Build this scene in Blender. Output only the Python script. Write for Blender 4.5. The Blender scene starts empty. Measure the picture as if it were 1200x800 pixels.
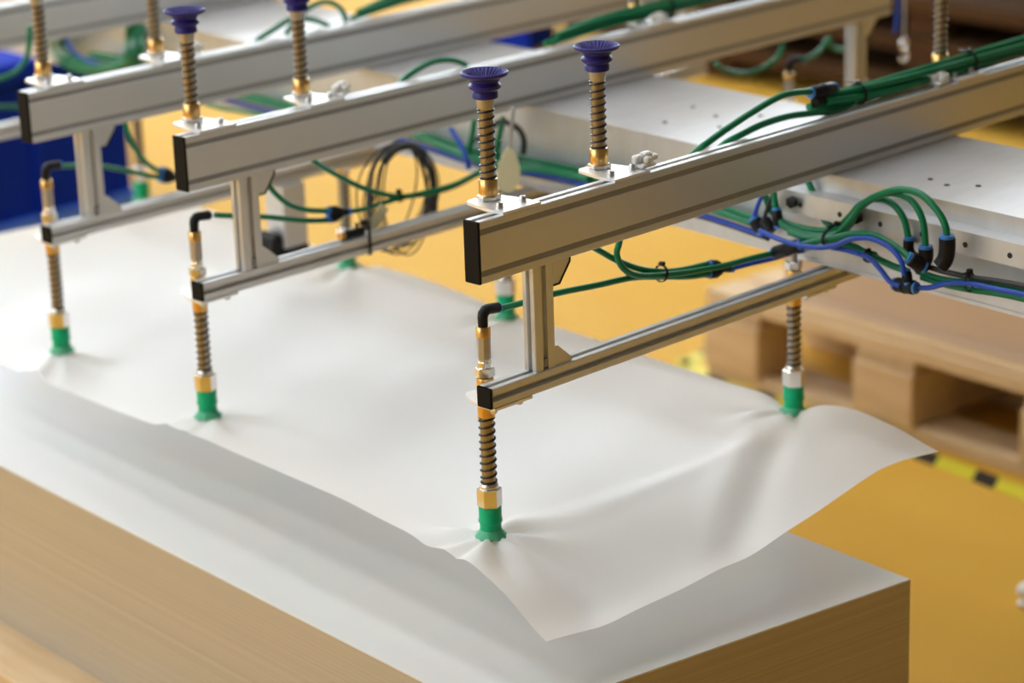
import bpy, math, random
from mathutils import Vector, Matrix
random.seed(7)
scene = bpy.context.scene
COL = scene.collection

# ------------------------------------------------------------------ camera
cam_d = bpy.data.cameras.new('camera')
cam_d.sensor_width = 36.0
cam_d.lens = 2978.417 * 36.0 / 1200.0
cam_d.clip_start = 0.05
cam_d.clip_end = 100
cam = bpy.data.objects.new('camera', cam_d)
cam.location = (-2.33682, -2.45139, 1.0111)
cam.rotation_euler = (1.25808, 0.03325, -0.78457)
COL.objects.link(cam)
scene.camera = cam
cam_d.dof.use_dof = True
cam_d.dof.focus_distance = 3.62
cam_d.dof.aperture_fstop = 2.5

# ------------------------------------------------------------------ world, exposure
w = bpy.data.worlds.new('hall_air')
scene.world = w
w.use_nodes = True
w.node_tree.nodes['Background'].inputs[0].default_value = (0.9, 0.95, 1.0, 1)
w.node_tree.nodes['Background'].inputs[1].default_value = 0.0
vs = scene.view_settings
vs.view_transform = 'Standard'
vs.look = 'None'
vs.gamma = 1
vs.use_curve_mapping = False
vs.exposure = -0.07
WINDOW_Y = 10.0      # daylight windows of the wall behind the gripper
WINDOW_X = 4.2      # daylight windows of the wall to the left
FILL_R = 8.0      # added unseen panes on the right wall, to brighten the metal tops
FILL_LAMP = 10.0         # added ceiling strips, out of view, for soft fill from above

# ------------------------------------------------------------------ materials
def mat(name, col, rough=.5, metal=0., spec=.5, noise=None, bump=0., coat=0., trans=0., emit=None, stretch=(1, 1, 1), detail=4, sheen=0.):
    m = bpy.data.materials.new(name)
    m.use_nodes = True
    nt = m.node_tree
    b = nt.nodes['Principled BSDF']
    b.inputs['Base Color'].default_value = (*col, 1)
    b.inputs['Roughness'].default_value = rough
    b.inputs['Metallic'].default_value = metal
    b.inputs['Specular IOR Level'].default_value = spec
    b.inputs['Coat Weight'].default_value = coat
    b.inputs['Transmission Weight'].default_value = trans
    if emit:
        b.inputs['Emission Color'].default_value = (*emit[0], 1)
        b.inputs['Emission Strength'].default_value = emit[1]
    if noise:
        scale, col2, lo, hi = noise
        tc = nt.nodes.new('ShaderNodeTexCoord')
        mp = nt.nodes.new('ShaderNodeMapping')
        mp.inputs['Scale'].default_value = stretch
        n = nt.nodes.new('ShaderNodeTexNoise')
        n.inputs['Scale'].default_value = scale
        n.inputs['Detail'].default_value = detail
        r = nt.nodes.new('ShaderNodeValToRGB')
        r.color_ramp.elements[0].position = lo
        r.color_ramp.elements[1].position = hi
        r.color_ramp.elements[0].color = (*col, 1)
        r.color_ramp.elements[1].color = (*col2, 1)
        nt.links.new(tc.outputs['Object'], mp.inputs['Vector'])
        nt.links.new(mp.outputs['Vector'], n.inputs['Vector'])
        nt.links.new(n.outputs['Fac'], r.inputs['Fac'])
        nt.links.new(r.outputs['Color'], b.inputs['Base Color'])
        if bump:
            bp = nt.nodes.new('ShaderNodeBump')
            bp.inputs['Strength'].default_value = bump
            bp.inputs['Distance'].default_value = .002
            nt.links.new(n.outputs['Fac'], bp.inputs['Height'])
            nt.links.new(bp.outputs['Normal'], b.inputs['Normal'])
    return m

M = {}
M['alu'] = mat('anodised_aluminium', (.645, .65, .655), .38, .55, noise=(5, (.665, .67, .675), .3, .7), stretch=(.3, 2, 2))
M['plate'] = mat('milled_aluminium_plate', (.82, .82, .83), .42, .70, noise=(14, (.88, .88, .89), .3, .7), stretch=(1, 3, 1))
M['box'] = mat('dull_aluminium', (.60, .60, .61), .42, .70, noise=(14, (.65, .65, .66), .3, .7), stretch=(1, 3, 1))
M['slot'] = mat('grey_slot_cover', (.27, .27, .275), .45)
M['cap'] = mat('black_plastic_cap', (.007, .006, .0055), .6, spec=.12)
M['black'] = mat('black_plastic', (.008, .008, .009), .42, spec=.22)
M['rubber'] = mat('black_rubber', (.015, .015, .016), .5)
M['brass'] = mat('brass', (.76, .48, .17), .28, 1.0)
M['nickel'] = mat('nickel_plated_steel', (.80, .77, .73), .18, 1.0)
M['rod'] = mat('bronze_tinted_rod', (.34, .285, .215), .28, .9)
M['body'] = mat('satin_nickel', (.46, .44, .42), .32, .8)
M['spring'] = mat('black_spring_steel', (.03, .028, .026), .35, .4)
M['greencup'] = mat('green_rubber', (.0, .42, .18), .45, spec=.3)
M['skirt'] = mat('pale_green_silicone', (.10, .55, .30), .35, trans=.25)
M['bluecup'] = mat('dark_blue_rubber', (.022, .016, .19), .42, spec=.35)
M['green'] = mat('green_hose', (.0, .17, .065), .34, spec=.35)
M['blue'] = mat('blue_hose', (.01, .06, .42), .35, spec=.4)
M['collar'] = mat('blue_release_collar', (.04, .20, .62), .35)
M['white'] = mat('milky_white_plastic', (.82, .81, .78), .45)
M['steel'] = mat('zinc_screw', (.62, .61, .60), .28, 1.0)
M['hole'] = mat('dark_hole', (.02, .02, .02), .7)
M['tag'] = mat('pale_yellow_tape', (.80, .74, .48), .6, trans=.1)
M['sheet'] = mat('white_film_sheet', (.94, .935, .93), .48, spec=.4)
M['floor'] = mat('ochre_epoxy_floor', (.68, .375, .050), .66, spec=.08, noise=(1.3, (.71, .41, .068), .35, .65))
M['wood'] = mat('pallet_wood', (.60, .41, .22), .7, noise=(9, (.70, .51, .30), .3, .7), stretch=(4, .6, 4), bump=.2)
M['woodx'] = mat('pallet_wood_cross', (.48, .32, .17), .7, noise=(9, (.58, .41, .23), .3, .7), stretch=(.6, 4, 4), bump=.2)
M['brown'] = mat('dark_brown_wood', (.040, .018, .006), .6, spec=.1, noise=(6, (.070, .032, .011), .3, .7), stretch=(3, .6, 3))
M['card'] = mat('beige_board', (.56, .40, .27), .6, noise=(3, (.60, .43, .29), .3, .7))
M['tapey'] = mat('yellow_tape', (.72, .62, .03), .5)
M['tapek'] = mat('black_tape', (.015, .015, .015), .5)
M['navy'] = mat('navy_blue_plastic', (.008, .032, .40), .7, spec=.03)
M['midblue'] = mat('bright_blue_plastic', (.04, .17, .75), .4)
M['machine'] = mat('black_machine_paint', (.02, .02, .02), .5)
M['grey'] = mat('grey_paint', (.40, .38, .36), .5)
M['wall'] = mat('hall_wall_paint', (.55, .53, .50), .8, noise=(.6, (.58, .56, .53), .3, .7))
M['wall_dark'] = mat('dark_clad_wall', (.16, .13, .10), .8, noise=(.6, (.18, .15, .12), .3, .7))
M['ceil'] = mat('ceiling_paint', (.34, .335, .33), .85, noise=(.6, (.36, .355, .35), .3, .7))
M['glow_y'] = mat('daylight_pane_back', (.8, .8, .8), .5, emit=((.80, .91, 1.0), WINDOW_Y))
M['glow_x'] = mat('daylight_pane_side', (.8, .8, .8), .5, emit=((.80, .91, 1.0), WINDOW_X))
M['glow_r'] = mat('fill_pane_right', (.8, .8, .8), .5, emit=((.80, .91, 1.0), FILL_R))
M['fill_lamp'] = mat('fill_diffuser', (.9, .9, .9), .5, emit=((.86, .935, 1.0), FILL_LAMP))

def film(m, amount):
    # thin film lets some light through
    nt = m.node_tree
    out = nt.nodes['Material Output']; b = nt.nodes['Principled BSDF']
    tr = nt.nodes.new('ShaderNodeBsdfTranslucent')
    tr.inputs['Color'].default_value = (.92, .915, .90, 1)
    mx = nt.nodes.new('ShaderNodeMixShader')
    mx.inputs[0].default_value = amount
    nt.links.new(b.outputs[0], mx.inputs[1]); nt.links.new(tr.outputs[0], mx.inputs[2])
    nt.links.new(mx.outputs[0], out.inputs['Surface'])
film(M['sheet'], .30)

def stack_mats():
    # side of the pile: hundreds of sheet edges, a fine layered streak along the pile
    m = bpy.data.materials.new('pile_edges')
    m.use_nodes = True
    nt = m.node_tree
    b = nt.nodes['Principled BSDF']
    tc = nt.nodes.new('ShaderNodeTexCoord')
    mp = nt.nodes.new('ShaderNodeMapping')
    mp.inputs['Scale'].default_value = (.35, .35, 260)
    n = nt.nodes.new('ShaderNodeTexNoise')
    n.inputs['Scale'].default_value = 1.0
    n.inputs['Detail'].default_value = 3
    r = nt.nodes.new('ShaderNodeValToRGB')
    r.color_ramp.elements[0].position = .30
    r.color_ramp.elements[1].position = .72
    r.color_ramp.elements[0].color = (.415, .35, .26, 1)
    r.color_ramp.elements[1].color = (.51, .44, .335, 1)
    nt.links.new(tc.outputs['Object'], mp.inputs['Vector'])
    nt.links.new(mp.outputs['Vector'], n.inputs['Vector'])
    nt.links.new(n.outputs['Fac'], r.inputs['Fac'])
    nt.links.new(r.outputs['Color'], b.inputs['Base Color'])
    b.inputs['Metallic'].default_value = .08
    b.inputs['Roughness'].default_value = .36
    M['pile_side'] = m
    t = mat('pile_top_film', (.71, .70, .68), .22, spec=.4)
    tb = t.node_tree.nodes['Principled BSDF']
    nt = t.node_tree
    tc = nt.nodes.new('ShaderNodeTexCoord')
    n = nt.nodes.new('ShaderNodeTexNoise'); n.inputs['Scale'].default_value = 3.5; n.inputs['Detail'].default_value = 1
    mr = nt.nodes.new('ShaderNodeMapRange')
    mr.inputs['From Min'].default_value = .3; mr.inputs['From Max'].default_value = .7
    mr.inputs['To Min'].default_value = 230; mr.inputs['To Max'].default_value = 620
    nt.links.new(tc.outputs['Object'], n.inputs['Vector'])
    nt.links.new(n.outputs['Fac'], mr.inputs['Value'])
    nt.links.new(mr.outputs['Result'], tb.inputs['Thin Film Thickness'])
    tb.inputs['Coat Weight'].default_value = 0
    tb.inputs['Thin Film IOR'].default_value = 1.40
    M['pile_top'] = t
stack_mats()

# ------------------------------------------------------------------ mesh helpers
class MB:
    def __init__(self):
        self.v = []; self.f = []; self.sm = []
    def add(self, vs, fs, smooth=False):
        o = len(self.v)
        self.v += [tuple(q) for q in vs]
        self.f += [tuple(i + o for i in f) for f in fs]
        self.sm += [smooth] * len(fs)
        return self
    def box(self, x0, x1, y0, y1, z0, z1, ch=0.):
        """box, optionally with chamfered edges"""
        if ch <= 0:
            V = [(x, y, z) for x in (x0, x1) for y in (y0, y1) for z in (z0, z1)]
            return self.add(V, [(0, 1, 3, 2), (4, 6, 7, 5), (0, 4, 5, 1), (2, 3, 7, 6), (0, 2, 6, 4), (1, 5, 7, 3)])
        c = ch
        rings = []
        for z, i in ((z0, c), (z0 + c, 0), (z1 - c, 0), (z1, c)):
            a, b, d, e = x0 + i, x1 - i, y0 + i, y1 - i
            k = c
            rings.append([(a + k, d, z), (b - k, d, z), (b, d + k, z), (b, e - k, z), (b - k, e, z), (a + k, e, z), (a, e - k, z), (a, d + k, z)])
        V = [q for r in rings for q in r]
        F = []
        for r in range(3):
            for i in range(8):
                j = (i + 1) % 8
                F.append((r * 8 + i, r * 8 + j, r * 8 + 8 + j, r * 8 + 8 + i))
        F.append(tuple(range(7, -1, -1)))
        F.append(tuple(range(24, 32)))
        return self.add(V, F)
    def prism(self, poly, a0, a1, axis='z'):
        n = len(poly)
        def P(u, v, a):
            return {'z': (u, v, a), 'x': (a, u, v), 'y': (u, a, v)}[axis]
        V = [P(u, v, a0) for u, v in poly] + [P(u, v, a1) for u, v in poly]
        F = [(i, (i + 1) % n, n + (i + 1) % n, n + i) for i in range(n)]
        F += [tuple(range(n - 1, -1, -1)), tuple(range(n, 2 * n))]
        return self.add(V, F)
    def lathe(self, prof, n=24, cx=0, cy=0, smooth=True, rot=0., mod=None):
        V = []; F = []
        for k, (r, z) in enumerate(prof):
            for i in range(n):
                a = 2 * math.pi * i / n + rot
                rr, zz = (r, z) if mod is None else mod(k, i, r, z)
                V.append((cx + rr * math.cos(a), cy + rr * math.sin(a), zz))
        m = len(prof)
        for k in range(m - 1):
            for i in range(n):
                j = (i + 1) % n
                F.append((k * n + i, k * n + j, k * n + n + j, k * n + n + i))
        if prof[0][0] > 0: F.append(tuple(range(n - 1, -1, -1)))
        if prof[-1][0] > 0: F.append(tuple(range((m - 1) * n, m * n)))
        return self.add(V, F, smooth)
    def tube(self, pts, r, n=10, closed=False):
        pts = [Vector(q) for q in pts]
        V = []; F = []
        up = None
        m = len(pts)
        for k in range(m):
            if closed: t = pts[(k + 1) % m] - pts[k - 1]
            else: t = pts[min(k + 1, m - 1)] - pts[max(k - 1, 0)]
            t.normalize()
            if up is None:
                a = Vector((0, 0, 1)) if abs(t.z) < .9 else Vector((1, 0, 0))
                up = (a - t * a.dot(t)).normalized()
            else:
                up = (up - t * up.dot(t)).normalized()
            s = t.cross(up)
            rk = r[k] if isinstance(r, (list, tuple)) else r
            for i in range(n):
                a = 2 * math.pi * i / n
                V.append(pts[k] + (up * math.cos(a) + s * math.sin(a)) * rk)
        for k in range(m if closed else m - 1):
            k2 = (k + 1) % m
            for i in range(n):
                j = (i + 1) % n
                F.append((k * n + i, k * n + j, k2 * n + j, k2 * n + i))
        if not closed:
            F.append(tuple(range(n - 1, -1, -1)))
            F.append(tuple(range((m - 1) * n, m * n)))
        return self.add(V, F, True)
    def build(self, name, m, parent=None, loc=None, sharp=40):
        me = bpy.data.meshes.new(name)
        me.from_pydata(self.v, [], self.f)
        me.polygons.foreach_set('use_smooth', self.sm)
        me.update()
        if any(self.sm):
            me.set_sharp_from_angle(angle=math.radians(sharp))
        me.materials.append(M[m] if isinstance(m, str) else m)
        o = bpy.data.objects.new(name, me)
        COL.objects.link(o)
        o.parent = parent
        if loc: o.location = loc
        return o

def spline(P, per=8):
    """Catmull-Rom through the points"""
    P = [Vector(q) for q in P]
    P = [P[0] * 2 - P[1]] + P + [P[-1] * 2 - P[-2]]
    out = []
    for i in range(1, len(P) - 2):
        a, b, c, d = P[i - 1:i + 3]
        for k in range(per):
            t = k / per
            out.append(.5 * ((2 * b) + (c - a) * t + (2 * a - 5 * b + 4 * c - d) * t * t + (3 * b - a - 3 * c + d) * t ** 3))
    out.append(P[-2])
    return out

def tag(o, label=None, cat=None, group=None, kind=None):
    if label: o['label'] = label
    if cat: o['category'] = cat
    if group: o['group'] = group
    if kind: o['kind'] = kind
    return o
def empty(name, loc=(0, 0, 0), rz=0):
    o = bpy.data.objects.new(name, None)
    o.empty_display_size = .05
    o.location = loc
    o.rotation_euler = (0, 0, rz)
    COL.objects.link(o)
    return o
def copy_tree(o, parent=None):
    c = o.copy()
    COL.objects.link(c)
    c.parent = parent
    for ch in list(o.children):
        copy_tree(ch, c)
    return c
def struct(o):
    o['kind'] = 'structure'
    return o
bpy.context.view_layer.update()

# ------------------------------------------------------------------ the hall
ZF = -1.085
HX0, HX1, HY0, HY1, HZ = -9.5, 15.0, -9.0, 15.0, 5.6
struct(MB().box(HX0, HX1, HY0, HY1, ZF - .1, ZF).build('floor', 'floor'))
struct(MB().box(HX0, HX1, HY0, HY1, HZ, HZ + .2).build('ceiling', 'ceil'))
struct(MB().box(HX0, HX1, HY0 - .2, HY0, ZF, HZ).build('wall_front', 'wall_dark'))
struct(MB().box(HX1, HX1 + .2, HY0, HY1, ZF, HZ).build('wall_right', 'wall'))
wb = struct(MB().box(HX0, HX1, HY1, HY1 + .2, ZF, HZ).build('wall_back', 'wall'))
wl = struct(MB().box(HX0 - .2, HX0, HY0, HY1, ZF, HZ).build('wall_left', 'wall'))
k = 0
for i in range(4):            # band of windows in the back wall
    k += 1
    x0 = -.9 + i * 4.0
    wn = struct(MB().box(x0, x0 + 3.5, HY1 - .03, HY1 - .005, 1.5, 4.9).build('window_%d' % k, 'glow_y'))
    fr = MB()
    for a, b_ in ((x0 - .06, x0), (x0 + 3.5, x0 + 3.56), (x0 + 1.72, x0 + 1.78)):
        fr.box(a, b_, HY1 - .08, HY1, 1.44, 4.96)
    for a, b_ in ((1.44, 1.5), (4.9, 4.96), (3.1, 3.16)):
        fr.box(x0, x0 + 3.5, HY1 - .08, HY1, a, b_)
    fr.build('window_frame', 'grey', wn)
for i in range(5):            # band of windows in the left wall
    k += 1
    y0 = .3 + i * 2.9
    wn = struct(MB().box(HX0 + .005, HX0 + .03, y0, y0 + 2.5, .6, 4.7).build('window_%d' % k, 'glow_x'))
    fr = MB()
    for a, b_ in ((y0 - .06, y0), (y0 + 2.5, y0 + 2.56), (y0 + 1.22, y0 + 1.28)):
        fr.box(HX0, HX0 + .08, a, b_, .54, 4.76)
    for a, b_ in ((.54, .6), (4.7, 4.76), (2.6, 2.66)):
        fr.box(HX0, HX0 + .08, y0, y0 + 2.5, a, b_)
    fr.build('window_frame', 'grey', wn)
for i in range(3):            # added panes shaped as windows on the right wall, for bright metal tops
    k += 1
    y0 = 4.6 + i * 3.4
    wn = struct(MB().box(HX1 - .03, HX1 - .005, y0, y0 + 2.9, .6, 4.7).build('window_%d' % k, 'glow_r'))
    fr = MB()
    for a, b_ in ((y0 - .06, y0), (y0 + 2.9, y0 + 2.96), (y0 + 1.42, y0 + 1.48)):
        fr.box(HX1 - .08, HX1, a, b_, .54, 4.76)
    for a, b_ in ((.54, .6), (4.7, 4.76), (2.6, 2.66)):
        fr.box(HX1 - .08, HX1, y0, y0 + 2.9, a, b_)
    fr.build('window_frame', 'grey', wn)
lamp_names = ['first', 'second', 'third', 'fourth']
for i in range(4):            # rows of unseen ceiling strips, added as soft fill light
    e = empty('ceiling_fill', (-5 + i * 2.9, 2, HZ))
    tag(e, 'added unseen ceiling strip for soft fill light, %s row from the left wall' % lamp_names[i], 'fill_lamp', 'added ceiling fill strips')
    MB().box(-.30, .30, -2.5, 9, -.16, -.10).build('housing', 'grey', e)
    MB().box(-.27, .27, -2.45, 8.95, -.19, -.16).build('diffuser', 'fill_lamp', e)
    MB().box(-.02, .02, -1.5, -1.46, -.10, 0).box(-.02, .02, 6, 6.04, -.10, 0).build('hanger', 'grey', e)

# ------------------------------------------------------------------ pile of sheets on its pallet
KY = .0887
ZT, ZB_ = -.57, -.895
PN = Vector((-.134, -.153)); PB = Vector((.63, -.279))
DY = Vector((.0887 * 2.235, 2.235))
PF = PB + Vector((.1 * 2.235, 2.235)); PL = PN + DY
def quad_prism(a, b, c, d, z0, z1):
    m = MB()
    P = [a, b, c, d]
    return m.prism([(q.x, q.y) for q in P], z0, z1)
pile = empty('sheet_pile', (PN.x, PN.y, ZB_))
tag(pile, 'tall pile of glossy white sheets below the lifted sheet', 'pile')
def rel(q): return Vector((q.x - PN.x, q.y - PN.y))
quad_prism(rel(PN), rel(PB), rel(PF), rel(PL), 0, ZT - ZB_ - .0030).build('sheet_edges', 'pile_side', pile)
# topmost sheet, lying loosely: a hair larger, with slight waves
m = MB()
nx, ny = 24, 60
V = []; F = []
for j in range(ny + 1):
    for i in range(nx + 1):
        u, v = i / nx, j / ny
        a = PN + (PB - PN) * u; b_ = PL + (PF - PL) * u
        q = rel(a + (b_ - a) * v)
        z = ZT - ZB_ + .0012 * (math.sin(7 * u + 3 * v) * math.sin(9 * v + 1) + .5 * math.sin(13 * u - 5 * v)) * min(1, 8 * u * (1 - u), 14 * v * (1 - v))
        V.append((q.x, q.y, z))
for j in range(ny):
    for i in range(nx):
        a = j * (nx + 1) + i
        F.append((a, a + 1, a + nx + 2, a + nx + 1))
o_ = len(V)
rim = [i for i in range(nx + 1)] + [j * (nx + 1) + nx for j in range(1, ny + 1)] + [ny * (nx + 1) + i for i in range(nx - 1, -1, -1)] + [j * (nx + 1) for j in range(ny - 1, 0, -1)]
m.add(V, F, True)
RV = [V[i] for i in rim] + [(V[i][0], V[i][1], ZT - ZB_ - .0030) for i in rim]
nr = len(rim)
m.add(RV, [(i, i + nr, (i + 1) % nr + nr, (i + 1) % nr) for i in range(nr)])
ts = m.build('top_sheet', 'pile_top', pile)

def pallet(name, origin, ly, lx, h, label, rz, ydirs=True, board_m='wood', cross_m='woodx', ncol=3, nrow=3, bw=.16, deck_gap=.02, inner_blocker=False):
    """wooden pallet; local y along its long visible side, x its depth"""
    e = empty(name, origin, rz)
    tag(e, label, 'pallet')
    tb, tstr = .16 * h, .13 * h
    zb = .15 * h
    blk = MB().box(-bw / 2, bw / 2, -bw / 2, bw / 2, 0, h - tb - tstr - zb, .004)
    proto = None
    for c in range(3):
        xc = .07 + (lx - .14) * c / 2
        MB().box(xc - .07, xc + .07, 0, ly, 0, zb, .004).build('bottom_board', board_m, e)
        for r_ in range(ncol):
            yc = bw / 2 + (ly - bw) * r_ / (ncol - 1)
            if proto is None:
                o = blk.build('block', board_m, e); proto = o
            else:
                o = proto.copy(); COL.objects.link(o)
            o.scale = (.85, 1, 1)
            o.location = (xc, yc, zb)
    for r_ in range(ncol):
        yc = bw / 2 + (ly - bw) * r_ / (ncol - 1)
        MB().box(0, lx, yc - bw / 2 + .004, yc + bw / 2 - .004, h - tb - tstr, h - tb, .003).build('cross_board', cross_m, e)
    if inner_blocker:  # added solid core between the middle blocks, keeps the pallet opening dark
        yc = ly / 2
        MB().box(.145, lx - .145, yc - bw / 2 + .01, yc + bw / 2 - .01, zb + .0004, h - tb - tstr - .0004, .003).build('inner_blocker', board_m, e)
    nb = 6
    wd = (lx - deck_gap * (nb - 1)) / nb
    for i in range(nb):
        x0 = i * (wd + deck_gap)
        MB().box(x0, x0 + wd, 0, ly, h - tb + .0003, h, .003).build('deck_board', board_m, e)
    return e
# pallet of the pile (a corner shows lower left)
pallet('wooden_pallet', (-.255, -.25, ZF), 2.45, .98, ZB_ - ZF, 'wooden pallet under the tall pile of white sheets', -.0885, ncol=4)

# ------------------------------------------------------------------ the lifted sheet
SN = Vector((-.041, -.149)); SR = Vector((.729, -.257)); SF = Vector((.969, 1.958)); SL = Vector((.199, 2.066))
eL = [(0, -.481), (.025, -.452), (.042, -.431), (.068, -.421), (.086, -.416), (.095, -.411), (.109, -.418), (.151, -.413), (.22, -.407), (.327, -.412), (.436, -.417), (.451, -.428), (.535, -.440), (.61, -.446), (.643, -.451), (.674, -.453), (.719, -.453), (.85, -.43), (1, -.42)]
eR = [(0, -.394), (.032, -.378), (.057, -.372), (.078, -.368), (.117, -.383), (.17, -.395), (.265, -.398), (.367, -.399), (.45, -.402), (.6, -.394), (.7, -.401), (.85, -.405), (1, -.40)]
eF = [(0, -.481), (.118, -.487), (.323, -.474), (.538, -.447), (.649, -.429), (.763, -.404), (.833, -.389), (.903, -.387), (1, -.394)]
eB = [(0, -.42), (.4, -.39), (.7, -.389), (1, -.40)]
def ev(e, t):
    for (a, za), (b, zb) in zip(e, e[1:]):
        if t <= b:
            u = (t - a) / (b - a)
            return za + (zb - za) * u
    return e[-1][1]
def evs(e, t, h=.012):
    return (ev(e, max(0, t - h)) + ev(e, t) * 2 + ev(e, min(1, t + h))) / 4
CUPS = []
for bx, by in ((0, 0), (.0679, .7433), (.1082, 1.2370), (.17, 2.0)):
    for ux in (.062, .765):
        CUPS.append((bx + ux, by + .062))
CUPS = CUPS[:6]
ZC = -.4112
BASE = -.412
def sheet_z(x, y, s, t):
    LX, LY = .778, 2.23
    wl = math.exp(-(s * LX / .17) ** 1.25); wr = math.exp(-((1 - s) * LX / .17) ** 1.25)
    q_ = min(1, max(0, (t * LY - .02) / .20)); wf = 1 - q_ * q_ * (3 - 2 * q_); wb_ = math.exp(-((1 - t) * LY / .3) ** 1.3)
    dL = evs(eL, t) - BASE; dR = evs(eR, t) - BASE
    cN = evs(eL, 0) - BASE; cR = evs(eR, 0) - BASE; c3 = evs(eL, 1) - BASE; c4 = evs(eR, 1) - BASE
    dF = (evs(eF, s, .05) + evs(eF, s, .025)) / 2 - BASE - cN * wl - cR * wr
    dB = evs(eB, s) - BASE - c3 * wl - c4 * wr
    z = dL * wl + dR * wr + dF * wf + dB * wb_
    inner = min(1, s * 5, (1 - s) * 5) * min(1, t * 9, (1 - t) * 6)
    inner = max(0, inner)
    # sag and waves between the cups
    wav = .0066 * math.sin(14.0 * y - 5.2 * x + .6) * (.55 + .45 * math.sin(4.2 * x + 1.0)) + .0015 * math.sin(15 * x + 8 * y + 1.3) + .0012 * math.sin(27 * y - 8 * x)
    z += inner * (wav - .012)
    # folds in the drooping front part: two dents and a crease running from the right cup
    z += -.011 * math.exp(-((x - .354) ** 2 + (y + .150) ** 2) / .05 ** 2)
    z += -.007 * math.exp(-((x - .075) ** 2 + (y + .125) ** 2) / .04 ** 2)
    ux_, uy_ = -.865, -.50
    al = (x - .765) * ux_ + (y - .062) * uy_
    dd = -(x - .765) * uy_ + (y - .062) * ux_
    if 0 < al < .55:
        en = math.sin(math.pi * al / .55) ** .8
        z += en * (-.010 * math.exp(-(dd / .030) ** 2) + .007 * math.exp(-((dd + .055) / .028) ** 2))
    # ridge from the nearest cup towards the right cup
    rd = y - (.062 - .09 * (x - .062))
    if .062 < x < .75:
        z += .008 * math.sin(math.pi * (x - .062) / .69) ** .6 * math.exp(-(rd / .030) ** 2)
    # the sheet is held flat at every cup and puckers around it
    for k_, (cx, cy) in enumerate(CUPS):
        dx, dy = x - cx, y - cy
        r = math.hypot(dx, dy)
        g = math.exp(-(r / .055) ** 2)
        z = z * (1 - g) + (ZC - BASE) * g
        a = math.atan2(dy, dx)
        amp = .0055 if k_ in (0, 1) else .0048
        pk = abs(math.sin(3.5 * a + 1.1 + k_)) ** .7 + .6 * math.sin(4 * a + k_ * 2) + .5 * math.sin(7 * a + .5 + k_)
        z += amp * (pk - .6) * (math.exp(-((r - .045) / .035) ** 2) + .55 * math.exp(-((r - .085) / .05) ** 2))
    return BASE + z
m = MB()
nx, ny = 110, 260
V = []; F = []
for j in range(ny + 1):
    t = (j / ny) ** 1.25
    for i in range(nx + 1):
        s = i / nx
        a = SN + (SR - SN) * s; b_ = SL + (SF - SL) * s
        q = a + (b_ - a) * t
        V.append((q.x, q.y, sheet_z(q.x, q.y, s, t)))
for j in range(ny):
    for i in range(nx):
        a = j * (nx + 1) + i
        F.append((a, a + 1, a + nx + 2, a + nx + 1))
m.add(V, F, True)
sh = m.build('lifted_sheet', 'sheet', sharp=80)
tag(sh, 'large thin white sheet being lifted and puckered by green suction cups', 'sheet')

# ------------------------------------------------------------------ carriage box the arms are bolted to
SK = .085
def skew(x, y): return (x + SK * y, y)
car = empty('carriage_box', (0, 0, 0))
tag(car, 'long flat aluminium box carrying the gripper arms across the hall', 'machine')
y0, y1 = -1.1, 3.0
P = [skew(.787, y0), skew(1.122, y0), skew(1.122, y1), skew(.787, y1)]
MB().prism(P, -.148, -.006).build('body', 'box', car)
P2 = [skew(.785, y0), skew(1.124, y0), skew(1.124, y1), skew(.785, y1)]
MB().prism(P2, -.006, -.0005).build('top_plate', 'box', car)
P3 = [skew(.785, y0), skew(1.124, y0), skew(1.124, y1), skew(.785, y1)]
MB().prism(P3, -.154, -.148).build('bottom_plate', 'box', car)
rail = MB()
Pr = [skew(.752, -1.1), skew(.787, -1.1), skew(.787, .088), skew(.752, .088)]
rail.prism(Pr, -.034, -.030)
Pr = [skew(.752, -1.1), skew(.756, -1.1), skew(.756, .088), skew(.752, .088)]
rail.prism(Pr, -.066, -.034)
ro = rail.build('slotted_rail', 'box', car)
for i in range(9):
    yy = .04 - i * .085
    x_, y_ = skew(.752, yy)
    h = MB(); h.lathe([(.0045, 0), (.0045, .0016)], 12)
    ho = h.build('rail_hole', 'hole', ro, (x_ - .0008, y_, -.050)); ho.rotation_euler = (0, math.pi / 2, 0)
for (bx, by) in ((.857, -.139), (.843, -.181), (.868, -.222), (.93, .36), (.99, .42), (.90, .46), (1.02, .50), (1.04, .36)):
    MB().lathe([(.0045, 0), (.0045, .0012), (.003, .0018)], 12).build('rivet', 'hole', car, (bx, by, -.0006))
for i, yy in enumerate((.02, .16)):
    x_, y_ = skew(.765, yy - .11)
    bo = MB().lathe([(.010, 0), (.010, .008), (.007, .009)], 6).build('hex_bolt', 'black', car, (x_ - .02, y_, -.045)); bo.rotation_euler = (0, -math.pi / 2, 0)

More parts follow.
